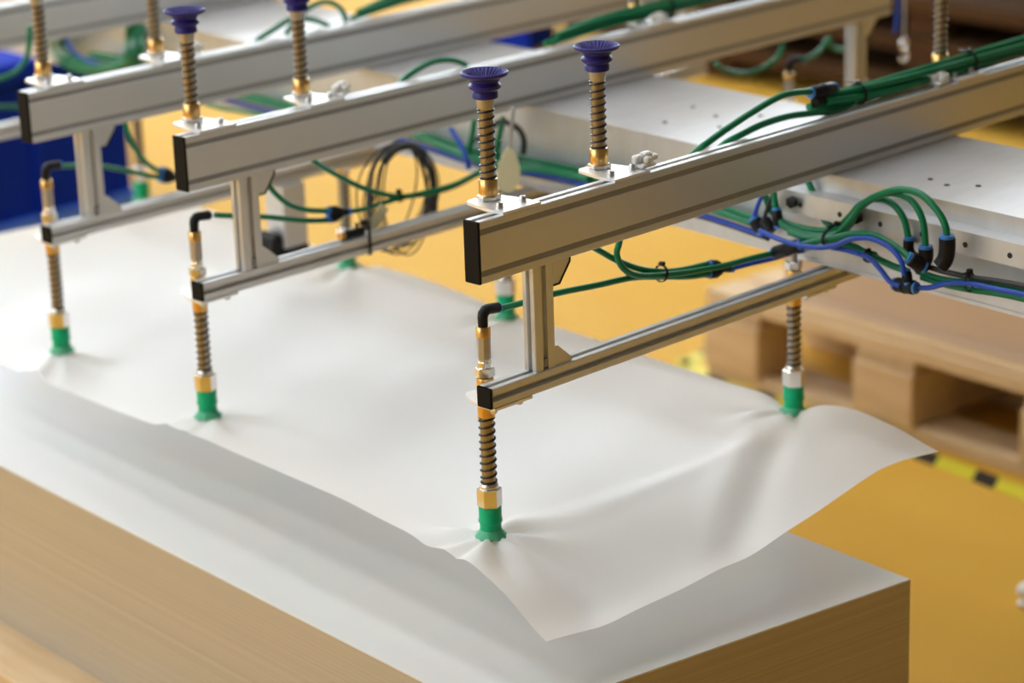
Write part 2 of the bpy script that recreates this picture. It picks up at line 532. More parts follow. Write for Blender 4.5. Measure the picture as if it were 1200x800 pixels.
# ------------------------------------------------------------------ gripper arms
def slot_outline(wd, ht, side_z, deep=.0085):
    """outline (y,z) of an aluminium profile with T-slots on all four sides"""
    o, lip, inn = .004, .002, .006
    pts = []
    def notch(axis_pt, along, inward):
        # along: unit direction of travel, inward: unit direction into the profile
        def q(a, d): return (axis_pt[0] + along[0] * a + inward[0] * d, axis_pt[1] + along[1] * a + inward[1] * d)
        return [q(-o - .001, 0), q(-o, .001), q(-o, lip), q(-inn, lip), q(-inn, deep - .002), q(-inn + .002, deep), q(inn - .002, deep), q(inn, deep - .002), q(inn, lip), q(o, lip), q(o, .001), q(o + .001, 0)]
    c = .0012
    pts += [(c, 0)] + notch((wd / 2, 0), (1, 0), (0, 1)) + [(wd - c, 0), (wd, c)]
    for z in side_z: pts += notch((wd, z), (0, 1), (-1, 0))
    pts += [(wd, ht - c), (wd - c, ht)] + notch((wd / 2, ht), (-1, 0), (0, -1)) + [(c, ht), (0, ht - c)]
    for z in reversed(side_z): pts += notch((0, z), (0, -1), (1, 0))
    pts += [(0, c)]
    return pts
BIG = slot_outline(.03, .09, [.015, .075])
SMALL = slot_outline(.03, .03, [.015])
ZL = -.1873
arm_info = [
    (0.0, 0.0, .013, 1.90, 'nearest gripper arm of aluminium profile, with a black-capped long beam'),
    (.0679, .7433, .0144, 1.86, 'second gripper arm of aluminium profile, left of the nearest one'),
    (.1082, 1.2370, .022, 1.85, 'third gripper arm of aluminium profile, its black end cap near the left edge'),
    (.17, 2.0, .022, 1.85, 'farthest gripper arm of aluminium profile, cut off by the upper left corner')]
def make_arm(bx, by, xl, L, label, far_post=True):
    e = empty('gripper_arm', (bx, by, 0))
    tag(e, label, 'gripper arm', 'parallel gripper arms')
    mb = MB().prism(BIG, .004, L, 'x').build('main_beam', 'alu', e)
    for z in (.015, .075):
        MB().box(.004, L, .0009, .003, z - .0042, z + .0042).build('slot_cover', 'slot', mb)
    MB().box(0, .0045, -.0003, .0303, -.0003, .0903, .0012).build('end_cap', 'cap', mb)
    lb = MB().prism([(y, z + ZL) for y, z in SMALL], xl + .004, L - .05, 'x').build('lower_beam', 'alu', e)
    MB().box(xl, xl + .0045, -.0003, .0303, ZL - .0003, ZL + .0303, .002).build('end_cap', 'cap', lb)
    posts = [.1085] + ([L - .12] if far_post else [])
    for px in posts:
        # upright: narrow profile with one slot on each broad face
        o_, d_ = .005, .007
        x0, x1, ya, yb = px, px + .040, .003, .027
        cx = (x0 + x1) / 2
        cy = (ya + yb) / 2
        poly = [(x0 + .001, ya), (cx - o_, ya), (cx - o_, ya + d_), (cx + o_, ya + d_), (cx + o_, ya), (x1 - .001, ya), (x1, ya + .001),
                (x1, yb - .001), (x1 - .001, yb), (cx + o_, yb), (cx + o_, yb - d_), (cx - o_, yb - d_), (cx - o_, yb), (x0 + .001, yb), (x0, yb - .001),
                (x0, cy + .004), (x0 + .006, cy + .004), (x0 + .006, cy - .004), (x0, cy - .004), (x0, ya + .001)]
        MB().prism(poly, ZL + .0300, .0, 'z').build('upright_post', 'alu', e)
        x = px + .0402
        gs = MB().prism([(x, 0), (x + .034, 0), (x + .034, -.006), (x + .012, -.034), (x, -.034)], .004, .026, 'y').build('gusset', 'alu', e)
        MB().prism([(x + .034, -.0002), (x + .0365, -.0002), (x + .0365, -.007), (x + .0135, -.0365), (x, -.0365), (x, -.034), (x + .012, -.034), (x + .034, -.006)], .003, .027, 'y').build('gusset_cover', 'black', gs)
        zt = ZL + .0302
        gs = MB().prism([(x, zt), (x + .034, zt), (x + .034, zt + .006), (x + .006, zt + .030), (x, zt + .030)], .004, .026, 'y').build('gusset', 'alu', e)
        MB().box(px + .017, px + .024, ya + .0005, ya + .004, ZL + .034, ZL + .046).build('slot_nut', 'slot', e)
    return e
for bx, by, xl, L, label in arm_info:
    make_arm(bx, by, xl, L, label)

# ------------------------------------------------------------------ suction units
def helix(r, z0, z1, turns, wire, n=8, flat=.8):
    pts = []
    N = int(turns * 18)
    for i in range(N + 1):
        t = i / N
        # closed end coils
        u = t * turns
        h = t
        if u < flat: h = (u / flat) * .02
        elif u > turns - flat: h = 1 - ((turns - u) / flat) * .02
        else: h = .02 + (u - flat) / (turns - 2 * flat) * .96
        a = 2 * math.pi * u
        pts.append((r * math.cos(a), r * math.sin(a), z0 + (z1 - z0) * h))
    return MB().tube(pts, wire, n)
def hexa(mb, r, z0, z1, rot=0., ch=.002):
    return mb.lathe([(r - ch, z0), (r, z0 + ch * .6), (r, z1 - ch * .6), (r - ch, z1)], 6, smooth=False, rot=rot)
def screw(name, parent, x, y, z, up=1, r=.0052, h=.0085):
    p = [(r, 0), (r, h * .75), (r * .8, h), (r * .45, h), (r * .45, h * .55)]
    if up < 0: p = [(a, -b) for a, b in p]
    return MB().lathe(p, 12).build(name, 'steel', parent, (x, y, z))
def make_lower(elbow=True):
    # origin on the sheet below the cup axis; z measured from -.411
    e = empty('green_suction_cup')
    Z = lambda z: z + .411
    def sk(k_, i, r, z):
        if k_ in (0, 1): return r * (1.0 + .05 * (1 if i % 4 < 2 else -1)), z + .0012 * math.sin(i * 1.7)
        return r, z
    MB().lathe([(.0225, Z(-.4105)), (.0228, Z(-.4085)), (.0185, Z(-.4035)), (.0165, Z(-.399)), (.0150, Z(-.399)), (.0150, Z(-.4095))], 40, mod=sk).build('cup_lip', 'skirt', e)
    MB().lathe([(.0150, Z(-.4095)), (.0158, Z(-.402)), (.0160, Z(-.3885)), (.0178, Z(-.3865)), (.0178, Z(-.3835)), (.0168, Z(-.3815)), (.0170, Z(-.363)), (.010, Z(-.3625))], 32).build('cup', 'greencup', e)
    hexa(MB(), .0185, Z(-.363), Z(-.3345), rot=.35).build('hex_nut', 'nickel', e)
    MB().lathe([(.0125, Z(-.3345)), (.0138, Z(-.333)), (.0138, Z(-.329)), (.0122, Z(-.327))], 24).build('washer', 'nickel', e)
    MB().lathe([(.0102, Z(-.33)), (.0102, Z(-.222))], 24).build('rod', 'rod', e)
    helix(.0114, Z(-.3265), Z(-.2245), 10.5, .0014).build('spring', 'spring', e)
    MB().lathe([(.0105, Z(-.2245)), (.0128, Z(-.2235)), (.0128, Z(-.196)), (.0128, Z(-.1915))], 24).build('lower_collar', 'brass', e)
    # mounting plate below the lower beam
    zt = Z(ZL) - .0004
    pl = MB().prism([(-.042, -.062), (.034, -.062), (.034, -.028), (.026, .010), (.018, .022), (-.018, .022), (-.026, .012), (-.034, -.002), (-.042, -.028)], zt - .004, zt).build('mounting_plate', 'plate', e)
    screw('screw', pl, -.030, -.047, zt - .004, -1)
    screw('screw', pl, .022, -.047, zt - .004, -1)
    MB().lathe([(.0128, zt), (.0128, Z(-.167)), (.0120, Z(-.164))], 24).build('upper_collar', 'brass', e)
    hexa(MB(), .0145, Z(-.163), Z(-.1485), rot=.2).build('lock_nut', 'nickel', e)
    if elbow: MB().lathe([(.0098, Z(-.1485)), (.0098, Z(-.145)), (.0104, Z(-.143)), (.0104, Z(-.140)), (.0094, Z(-.139)), (.0094, Z(-.136))], 24).build('neck', 'nickel', e)
    if elbow: MB().lathe([(.0094, Z(-.136)), (.0102, Z(-.134)), (.0102, Z(-.102))], 8, smooth=False).build('valve_body', 'body', e)
    if elbow: MB().lathe([(.0108, Z(-.102)), (.0108, Z(-.089)), (.0096, Z(-.087))], 24).build('brass_ring', 'brass', e)
    if not elbow:
        MB().lathe([(.0062, Z(-.1485)), (.0062, Z(-.120)), (.0052, Z(-.118)), (.0052, Z(-.112))], 16).build('straight_stem', 'body', e)
        return e
    P = [(0, 0, Z(-.0875)), (0, 0, Z(-.0735)), (.001, 0, Z(-.0690)), (.006, 0, Z(-.0645)), (.011, 0, Z(-.0640)), (.031, 0, Z(-.0662))]
    el = MB().tube(P, [.0074, .0078, .0082, .0082, .0080, .0080], 12).build('elbow_fitting', 'black', e)
    MB().tube([(.029, 0, Z(-.066)), (.034, 0, Z(-.067))], .0068, 12).build('release_collar', 'collar', el)
    return e
def make_upper():
    # origin on the beam's top edge plane (z=.09) at the rod axis
    e = empty('blue_suction_cup')
    Z = lambda z: z - .09
    pl = MB().prism([(-.040, -.0685), (.036, -.0685), (.036, -.034), (.026, .014), (.018, .020), (-.022, .020), (-.030, .014), (-.040, -.034)], .0003, .0045).build('mounting_plate', 'plate', e)
    screw('screw', pl, -.026, -.048, .0045)
    screw('screw', pl, .020, -.048, .0045)
    hexa(MB(), .0178, .0045, .0115, rot=.3).build('lock_nut', 'nickel', e)
    MB().lathe([(.0135, .0115), (.0140, .013), (.0140, Z(.1235)), (.0128, Z(.125))], 28).build('brass_collar', 'brass', e)
    MB().lathe([(.0102, .012), (.0102, Z(.228))], 24).build('rod', 'rod', e)
    helix(.0114, Z(.1255), Z(.2255), 10.5, .0014).build('spring', 'spring', e)
    MB().lathe([(.0112, Z(.2255)), (.0118, Z(.2275)), (.0128, Z(.234)), (.0130, Z(.2415))], 24).build('stem', 'body', e)
    MB().lathe([(.0172, Z(.2412)), (.0182, Z(.2422)), (.0182, Z(.2500)), (.0172, Z(.2512)), (.0180, Z(.2522)), (.0228, Z(.2560)), (.0230, Z(.2600)), (.0205, Z(.2625)), (.0195, Z(.2640)), (.0215, Z(.2665)), (.0225, Z(.2690))], 36).build('bellows', 'bluecup', e)
    def rib(k_, i, r, z):
        if k_ in (6, 7, 8): return r, z + (.0011 if i % 4 < 2 else -.0011)
        return r, z
    MB().lathe([(.0215, Z(.2690)), (.0240, Z(.2700)), (.0322, Z(.2735)), (.0338, Z(.2755)), (.0338, Z(.2780)), (.0322, Z(.2792)), (.0285, Z(.2770)), (.0215, Z(.2720)), (.0150, Z(.2670)), (.009, Z(.2660)), (.0, Z(.2660))], 120, mod=rib).build('cup_lip', 'bluecup', e)
    return e
lower0 = make_lower(); upper0 = make_upper()
low = [
    (0, .062, 'green suction cup on a spring rod nearest the camera, under the nearest lower beam'),
    (0, .765, 'green suction cup on a spring rod holding the right corner of the lifted sheet'),
    (1, .055, 'green suction cup on a spring rod at the near end of the second arm'),
    (1, .765, 'green suction cup seen past the nearest arm\'s black end cap'),
    (2, .066, 'green suction cup on a spring rod nearest the left edge'),
    (2, .765, 'green suction cup below the lower beam beside the cable coil'),
    (3, .765, 'green suction cup on a grey rod in front of the blue container'),
    (1, 1.60, 'suction cup rod with black elbow standing in front of the dark timber'),
    (1, 1.815, 'suction cup rod with black elbow at the far upright post'),
]
lower1 = make_lower(False)
used = set()
for a, ux, lab in low:
    src = lower1 if ux == .765 else lower0
    o = copy_tree(src) if src.name in used else src
    used.add(src.name)
    o.location = (arm_info[a][0] + ux, arm_info[a][1] + .062, -.411)
    tag(o, lab, 'suction cup', 'green suction cups under the arms')
up = [
    (0, .089, 'dark blue upturned suction cup at the near end of the nearest arm'),
    (0, .318, 'dark blue upturned suction cup second along the nearest arm'),
    (0, 1.165, 'spring rod of an upturned cup behind the green hose bundle, upper right'),
    (1, .072, 'dark blue upturned suction cup at the near end of the second arm'),
    (1, .307, 'dark blue upturned suction cup second along the second arm, cut by the top edge'),
    (1, 1.145, 'brass-based upturned cup beside the hose bundle far along the second arm'),
    (2, .085, 'spring rod of an upturned cup at the near end of the third arm'),
    (2, .335, 'spring rod of an upturned cup second along the third arm'),
]
first = True
UPPER_POS = []
for a, ux, lab in up:
    o = upper0 if first else copy_tree(upper0)
    first = False
    o.location = (arm_info[a][0] + ux, arm_info[a][1] + .068, .09)
    tag(o, lab, 'suction cup', 'blue suction cups on top of the arms')

# white clip-on tie mounts beside the second cup of each arm
def make_clip():
    e = empty('tie_mount')
    MB().box(-.012, .012, -.008, .008, 0, .005, .0015).build('base', 'white', e)
    for (x, y, s) in ((-.007, .004, .006), (.006, .003, .007), (.0, -.005, .005), (.014, -.001, .005)):
        MB().box(x - s, x + s, y - s * .7, y + s * .7, .005, .005 + s * 1.5, .0018).build('clip', 'white', e)
    return e
clip0 = make_clip()
for i, (x, y, lab) in enumerate(((.362, .018, 'milky white tie mount beside the second blue cup of the nearest arm'),
                                 (.0679 + .352, .7433 + .018, 'milky white tie mount beside the second blue cup of the second arm'),
                                 (.1082 + .378, 1.237 + .018, 'milky white tie mount beside the second spring of the third arm'),
                                 (1.09, .016, 'white tie mount under the green bundle at upper right'),
                                 (1.215, .7433 + .012, 'white tie mount under the green bundle on the second arm'))):
    o = clip0 if i == 0 else copy_tree(clip0)
    o.location = (x, y, .0948 if i < 3 else .0905)
    o.rotation_euler = (0, 0, (.0, .4, -.3, .1, .2)[i])
    o.scale = (1.35, 1.35, 1.35)
    tag(o, lab, 'tie mount', 'white tie mounts on the beams')

# ------------------------------------------------------------------ hoses and cables
HOSES = [
    ('green hose from the elbow of the nearest green suction cup to the forked connector', 'green', 0.005, [(0.1008, 0.062, -0.0693), (0.1478, 0.062, -0.0716), (0.2102, 0.062, -0.0734), (0.3015, 0.062, -0.0818), (0.3768, 0.062, -0.088), (0.4443, 0.062, -0.1017), (0.5034, 0.062, -0.1154), (0.5559, 0.062, -0.1234)], None),
    ('green hose looping out below the nearest long beam and along to the straight black connector', 'green', 0.005, [(0.3472, 0.055, 0.0047), (0.3445, 0.055, -0.0225), (0.3383, 0.055, -0.0411), (0.3527, 0.055, -0.067), (0.3884, 0.055, -0.086), (0.466, 0.055, -0.1013), (0.5663, 0.055, -0.1134), (0.6387, 0.055, -0.1173), (0.7086, 0.055, -0.1218)], None),
    ('green hose sagging from behind the nearest long beam into the upper fork of the connector', 'green', 0.005, [(0.2539, 0.066, 0.0126), (0.2894, 0.066, -0.0162), (0.3167, 0.066, -0.0342), (0.3535, 0.066, -0.0572), (0.4006, 0.066, -0.0801), (0.4489, 0.066, -0.0953), (0.4982, 0.066, -0.1039), (0.5607, 0.066, -0.1085)], None),
    ('short blue hose leaving the stem of the forked connector under the nearest beam', 'blue', 0.004, [(0.6119, 0.066, -0.1287), (0.6622, 0.066, -0.1317), (0.7177, 0.066, -0.1358), (0.7698, 0.066, -0.1375), (0.8362, 0.066, -0.1452)], None),
    ('green hose from the elbow of the middle near suction cup to the forked connector', 'green', 0.0048, [(0.1676, 0.8053, -0.0691), (0.2084, 0.8053, -0.0793), (0.2718, 0.8053, -0.0944), (0.327, 0.8053, -0.1107), (0.3739, 0.8053, -0.1231), (0.4103, 0.8053, -0.1302)], None),
    ('green hose curving down beside the gusset into the upper fork of the middle connector', 'green', 0.0048, [(0.2819, 0.8053, -0.0163), (0.2839, 0.8053, -0.0375), (0.2972, 0.8053, -0.058), (0.3254, 0.8053, -0.0833), (0.3659, 0.8053, -0.1024), (0.4115, 0.8053, -0.1137)], None),
    ('green hose running right from the middle forked connector past the cable coil', 'green', 0.0048, [(0.4578, 0.8053, -0.1251), (0.5015, 0.8053, -0.1282), (0.5788, 0.8053, -0.1258), (0.6448, 0.8053, -0.1317), (0.7081, 0.8053, -0.1321), (0.7733, 0.8053, -0.1214), (0.7836, 0.7479, -0.0924), (0.8068, 0.7272, -0.0843)], None),
    ('green hose dropping from below the second long beam to the tie by the cable coil', 'green', 0.0048, [(0.3735, 0.8053, -0.0018), (0.3911, 0.8053, -0.0232), (0.4373, 0.8053, -0.0551), (0.5038, 0.8053, -0.0947), (0.579, 0.8053, -0.1227), (0.6449, 0.8053, -0.1285), (0.7191, 0.8053, -0.128), (0.7844, 0.8053, -0.1172)], None),
    ('green hose from the elbow of the leftmost near suction cup to its forked connector', 'green', 0.0048, [(0.2055, 1.299, -0.0692), (0.2516, 1.299, -0.0768), (0.298, 1.299, -0.0876), (0.3539, 1.299, -0.1069), (0.4011, 1.299, -0.1261), (0.4263, 1.299, -0.1329)], None),
    ('green hose hanging from below the third long beam into its forked connector', 'green', 0.0048, [(0.3584, 1.299, -0.0032), (0.3583, 1.299, -0.0239), (0.3669, 1.299, -0.0545), (0.387, 1.299, -0.0891), (0.4122, 1.299, -0.1137), (0.4272, 1.299, -0.1232)], None),
    ('green hose meeting the end of the farthest lower beam at the left edge', 'green', 0.0048, [(0.503, 2.062, -0.1222), (0.5655, 2.062, -0.13), (0.6077, 2.062, -0.1358), (0.6457, 2.062, -0.1446), (0.7134, 2.062, -0.1682)], None),
    ('green hose arching lowest of the three arches onto the rightmost connectors', 'green', 0.0055, [(0.7498, 0.1153, -0.0111), (0.7495, 0.1116, -0.0318), (0.749, 0.1059, -0.0494), (0.7477, 0.0906, -0.0709), (0.7446, 0.0545, -0.0827), (0.7394, -0.0072, -0.0809), (0.736, -0.0475, -0.069), (0.7337, -0.0744, -0.0459), (0.7317, -0.0974, -0.0223), (0.7289, -0.1308, -0.0067), (0.7262, -0.1623, -0.0078), (0.7241, -0.1868, -0.0277), (0.7232, -0.1977, -0.0595)], None),
    ('green hose making the middle one of the three arches over the slotted rail', 'green', 0.0055, [(0.7348, 0.0799, -0.0167), (0.7345, 0.0761, -0.0443), (0.7338, 0.0686, -0.0713), (0.7319, 0.0459, -0.0855), (0.727, -0.012, -0.0858), (0.7231, -0.0576, -0.0742), (0.7207, -0.0863, -0.0535), (0.7192, -0.1038, -0.0269), (0.7165, -0.1353, -0.0021), (0.7134, -0.1716, 0.0126), (0.7102, -0.2093, 0.0086), (0.7081, -0.2336, -0.0177), (0.7075, -0.2413, -0.0619)], None),
    ('green hose making the tallest and rightmost of the three arches over the rail', 'green', 0.0055, [(0.7188, 0.0335, -0.0862), (0.7149, -0.013, -0.0872), (0.7109, -0.0605, -0.0752), (0.7077, -0.0979, -0.0419), (0.7052, -0.1276, -0.0077), (0.7013, -0.1725, 0.0166), (0.6984, -0.2066, 0.0266), (0.6956, -0.2404, 0.0247), (0.6931, -0.2692, 0.0074), (0.6917, -0.2863, -0.0119), (0.6912, -0.2918, -0.0334)], None),
    ('green hose from the straight black connector bowing over to the black tee cluster', 'green', 0.0055, [(0.7039, -0.0012, -0.098), (0.7005, -0.0416, -0.0832), (0.6977, -0.0742, -0.0727), (0.6944, -0.1134, -0.0583), (0.6911, -0.1521, -0.0522), (0.6884, -0.1834, -0.0571), (0.6861, -0.2111, -0.0665), (0.6843, -0.2317, -0.0759)], None),
    ('green hose lying under the bow beside the blue hoses at the rail', 'green', 0.0055, [(0.7337, -0.0153, -0.0951), (0.7283, -0.079, -0.0897), (0.7245, -0.1238, -0.0976), (0.7207, -0.1679, -0.1053), (0.7182, -0.1975, -0.1076)], None),
    ('short green hose disappearing behind the upper end of the slotted rail', 'green', 0.0055, [(0.7798, 0.0568, 0.0202), (0.7789, 0.0454, -0.0132), (0.7779, 0.0341, -0.031), (0.7769, 0.0228, -0.0516), (0.7757, 0.0078, -0.0744), (0.7738, -0.0145, -0.0843)], None),
    ('blue hose bowing along the bundle and down to the lower tee connector', 'blue', 0.0042, [(0.6987, 0.0785, -0.0867), (0.6955, 0.0406, -0.0922), (0.692, -0.0005, -0.0941), (0.6876, -0.0519, -0.0896), (0.6845, -0.088, -0.0784), (0.6823, -0.1146, -0.065), (0.679, -0.1532, -0.0548), (0.6756, -0.1931, -0.0593), (0.6734, -0.2191, -0.0757), (0.6726, -0.228, -0.0982)], None),
    ('blue hose hanging lowest in a sag to the lower tee connector', 'blue', 0.0042, [(0.7067, -0.0622, -0.0921), (0.7037, -0.0982, -0.0906), (0.7002, -0.1391, -0.0935), (0.6982, -0.1621, -0.1067), (0.6964, -0.1832, -0.1229), (0.6947, -0.204, -0.1254)], None),
    ('blue hose running off to the right edge from the lower tee connector', 'blue', 0.0042, [(0.7059, -0.2247, -0.1269), (0.7035, -0.2535, -0.1209), (0.7006, -0.2867, -0.1072), (0.6971, -0.3279, -0.0987), (0.693, -0.3766, -0.0965), (0.6883, -0.4322, -0.094), (0.683, -0.4943, -0.0925)], None),
    ('black cable running off the right edge above the blue hose', 'black', 0.0045, [(0.7149, -0.2366, -0.0928), (0.7113, -0.2787, -0.0937), (0.7071, -0.3283, -0.0916), (0.7016, -0.3929, -0.0862), (0.6936, -0.4869, -0.0822)], None),
    ('green hose running off the right edge just below the black cable', 'green', 0.0048, [(0.7238, -0.2143, -0.1071), (0.7194, -0.2653, -0.1089), (0.7145, -0.3234, -0.1023), (0.709, -0.3882, -0.0968), (0.701, -0.4825, -0.0939)], None),
    ('lowest green hose running off the right edge below the blue hose', 'green', 0.0048, [(0.7209, -0.2246, -0.1141), (0.7166, -0.2754, -0.1158), (0.7124, -0.3252, -0.1135), (0.7069, -0.39, -0.1078), (0.6988, -0.4844, -0.106)], None),
    ('thin blue hose standing up from the black connectors left of the rail', 'blue', 0.0038, [(0.732, 0.0829, -0.0025), (0.733, 0.0944, -0.0285), (0.7343, 0.1098, -0.0541), (0.7353, 0.1215, -0.082)], None),
    ('thin black cable standing beside the blue hose left of the rail', 'black', 0.0035, [(0.736, 0.0702, -0.0013), (0.7369, 0.0817, -0.0316), (0.7379, 0.0932, -0.0578), (0.7387, 0.1029, -0.0824)], None),
    ('blue hose leaning in front of the green bundle near the cable coil', 'blue', 0.0048, [(0.7743, 0.874, -0.0453), (0.7731, 0.86, -0.0591), (0.7717, 0.8437, -0.0757), (0.7706, 0.8302, -0.0958), (0.7702, 0.8264, -0.1144)], None),
    ('green hose standing upright left of the nearest blue suction cup spring', 'green', 0.0055, [(0.8067, 0.8438, -0.0312), (0.8073, 0.8502, -0.0562), (0.808, 0.8592, -0.0818), (0.8088, 0.8683, -0.1091)], None),
    ('green hose rising behind the nearest blue suction cup spring', 'green', 0.0055, [(0.7996, 0.7604, -0.0151), (0.8003, 0.7686, -0.0353), (0.8011, 0.7772, -0.0605), (0.8016, 0.7834, -0.0853), (0.8011, 0.7771, -0.1035)], None),
    ('black cable arching over the pale hanging tag', 'black', 0.0055, [(0.8028, 0.7979, -0.0399), (0.8007, 0.7729, -0.0249), (0.798, 0.7417, -0.0232), (0.7959, 0.7161, -0.0317), (0.7949, 0.7051, -0.0488), (0.7952, 0.7087, -0.073)], None),
    ('green hose crossing diagonally from the cable coil into the bundle', 'green', 0.0055, [(0.8069, 1.0222, -0.0807), (0.8014, 0.9582, -0.0885), (0.7961, 0.8953, -0.0961), (0.7898, 0.8212, -0.1015), (0.7816, 0.7244, -0.0979), (0.7736, 0.6302, -0.0881), (0.7639, 0.517, -0.084)], None),
    ('green hose arching from the black connector down behind the nearest long beam', 'green', 0.0055, [(0.7739, 0.035, 0.1331), (0.7312, 0.035, 0.1379), (0.6932, 0.035, 0.1379), (0.631, 0.035, 0.1261), (0.5659, 0.035, 0.11), (0.5218, 0.035, 0.097), (0.5131, 0.05, 0.0831), (0.4945, 0.06, 0.0611)], None),
    ('green hose curving lower along the nearest long beam top and behind it', 'green', 0.0055, [(0.9016, 0.028, 0.1042), (0.8416, 0.028, 0.0926), (0.7761, 0.028, 0.099), (0.712, 0.028, 0.1053), (0.6493, 0.028, 0.1047), (0.6103, 0.035, 0.0962), (0.5832, 0.05, 0.083), (0.5583, 0.06, 0.0647)], None),
    ('green hose arching just above the second long beam top', 'green', 0.0055, [(0.5638, 0.7883, 0.0748), (0.5848, 0.7883, 0.0878), (0.6181, 0.7883, 0.1002), (0.6555, 0.7883, 0.1076), (0.6927, 0.7883, 0.1059), (0.7257, 0.7883, 0.0957), (0.7501, 0.7883, 0.0776), (0.7655, 0.7883, 0.0469)], None),
    ('low green hose arch above the third long beam, left one', 'green', 0.0055, [(0.6424, 1.287, 0.0667), (0.6691, 1.287, 0.0869), (0.7081, 1.287, 0.1004), (0.7516, 1.287, 0.1133), (0.7943, 1.287, 0.1082), (0.8282, 1.287, 0.0962), (0.8535, 1.287, 0.0821)], None),
    ('tall green hose arch above the third long beam, right one', 'green', 0.0055, [(0.743, 1.292, 0.0859), (0.7705, 1.292, 0.1081), (0.8044, 1.292, 0.1277), (0.8505, 1.292, 0.1323), (0.8844, 1.292, 0.1137), (0.8999, 1.292, 0.081), (0.9045, 1.292, 0.0514)], None),
    ('green hose hanging in a U between the third and fourth long beams', 'green', 0.007, [(0.7359, 2.06, 0.0543), (0.9625, 2.3827, -0.0822), (0.9136, 2.2774, -0.1049), (0.9069, 2.1985, -0.1174), (0.8991, 2.1071, -0.1086), (0.8919, 2.0224, -0.0837), (0.8888, 1.9864, -0.0507), (0.956, 2.0712, -0.0376), (0.9576, 2.06, 0.0164)], 'U-shaped hoses between the far beams'),
    ('green hose hanging in a U between the third and fourth long beams', 'green', 0.007, [(0.7557, 2.06, 0.0549), (0.9595, 2.3472, -0.0737), (0.9289, 2.269, -0.1026), (0.9222, 2.1904, -0.1152), (0.9144, 2.0993, -0.1065), (0.9073, 2.015, -0.0816), (0.9042, 1.9792, -0.0486), (0.9533, 2.0387, -0.0297), (0.9786, 2.06, 0.0169)], 'U-shaped hoses between the far beams'),
    ('green hose hanging in a U between the third and fourth long beams', 'green', 0.007, [(0.7179, 2.06, 0.0498), (0.9653, 2.4154, -0.0944), (0.9528, 2.3628, -0.1297), (0.946, 2.2823, -0.1424), (0.9381, 2.1891, -0.1332), (0.9307, 2.1027, -0.1077), (0.9276, 2.0659, -0.0741), (0.9586, 2.1009, -0.0491), (0.9386, 2.06, 0.0118)], 'U-shaped hoses between the far beams'),
    ('green hose hanging in a U between the third and fourth long beams', 'green', 0.007, [(0.7432, 2.06, 0.0403), (0.9614, 2.3696, -0.0944), (0.9672, 2.344, -0.1358), (0.9604, 2.264, -0.1484), (0.9526, 2.1713, -0.1393), (0.9453, 2.0854, -0.1138), (0.9422, 2.0489, -0.0802), (0.955, 2.0589, -0.0493), (0.9655, 2.06, 0.0019)], 'U-shaped hoses between the far beams'),
    ('blue hose in the middle of the U-shaped green hoses', 'blue', 0.005, [(0.9306, 2.3012, -0.0598), (0.9291, 2.2833, -0.0868), (0.9253, 2.2385, -0.1061), (0.9191, 2.1662, -0.1098)], None),
    ('green hose curving up from the left edge behind the fourth beam spring', 'green', 0.0055, [(0.3513, 1.75, 0.0024), (0.3908, 1.75, 0.0023), (0.4276, 1.75, 0.0095), (0.4539, 1.75, 0.029), (0.4652, 1.75, 0.0579), (0.4712, 1.75, 0.0944)], None),
    ('thin green hose crossing behind the leftmost visible blue suction cup', 'green', 0.0045, [(0.8452, 1.7083, -0.1221), (0.8385, 1.6293, -0.1229), (0.8306, 1.536, -0.1176), (0.8228, 1.4452, -0.1125), (0.8153, 1.3563, -0.1023)], None),
    ('small green hose hanging in a loop under the second long beam, right', 'green', 0.0048, [(1.4356, 0.8053, -0.0283), (1.4666, 0.8053, -0.0474), (1.5244, 0.8053, -0.0643), (1.5859, 0.8053, -0.0626), (1.6321, 0.8053, -0.0475), (1.6485, 0.8053, -0.0255)], None),
    ('short green hose from a black elbow under the far end of the second beam', 'green', 0.0048, [(1.6926, 0.8053, -0.0701), (1.7317, 0.8053, -0.0678), (1.771, 0.8053, -0.0564), (1.7936, 0.8053, -0.0386)], None),
    ('short green hose drooping beside the far upright post', 'green', 0.0048, [(1.7935, 0.8053, -0.035), (1.8108, 0.8053, -0.0576), (1.8454, 0.8053, -0.0687), (1.8859, 0.8053, -0.0645)], None),
    ('blue hose hanging at the far end of the second long beam', 'blue', 0.0055, [(1.9616, 0.7533, 0.0778), (1.9657, 0.7533, 0.0231), (1.9636, 0.7533, -0.0129), (1.9584, 0.7533, -0.0448)], None),
]
for lab, mt, r, P, grp in HOSES:
    nm = {'green': 'green_hose', 'blue': 'blue_hose', 'black': 'black_cable'}[mt]
    o = MB().tube(spline(P, 6), r, 10).build(nm, mt if mt != 'black' else 'rubber')
    tag(o, lab, 'hose' if mt != 'black' else 'cable', grp)

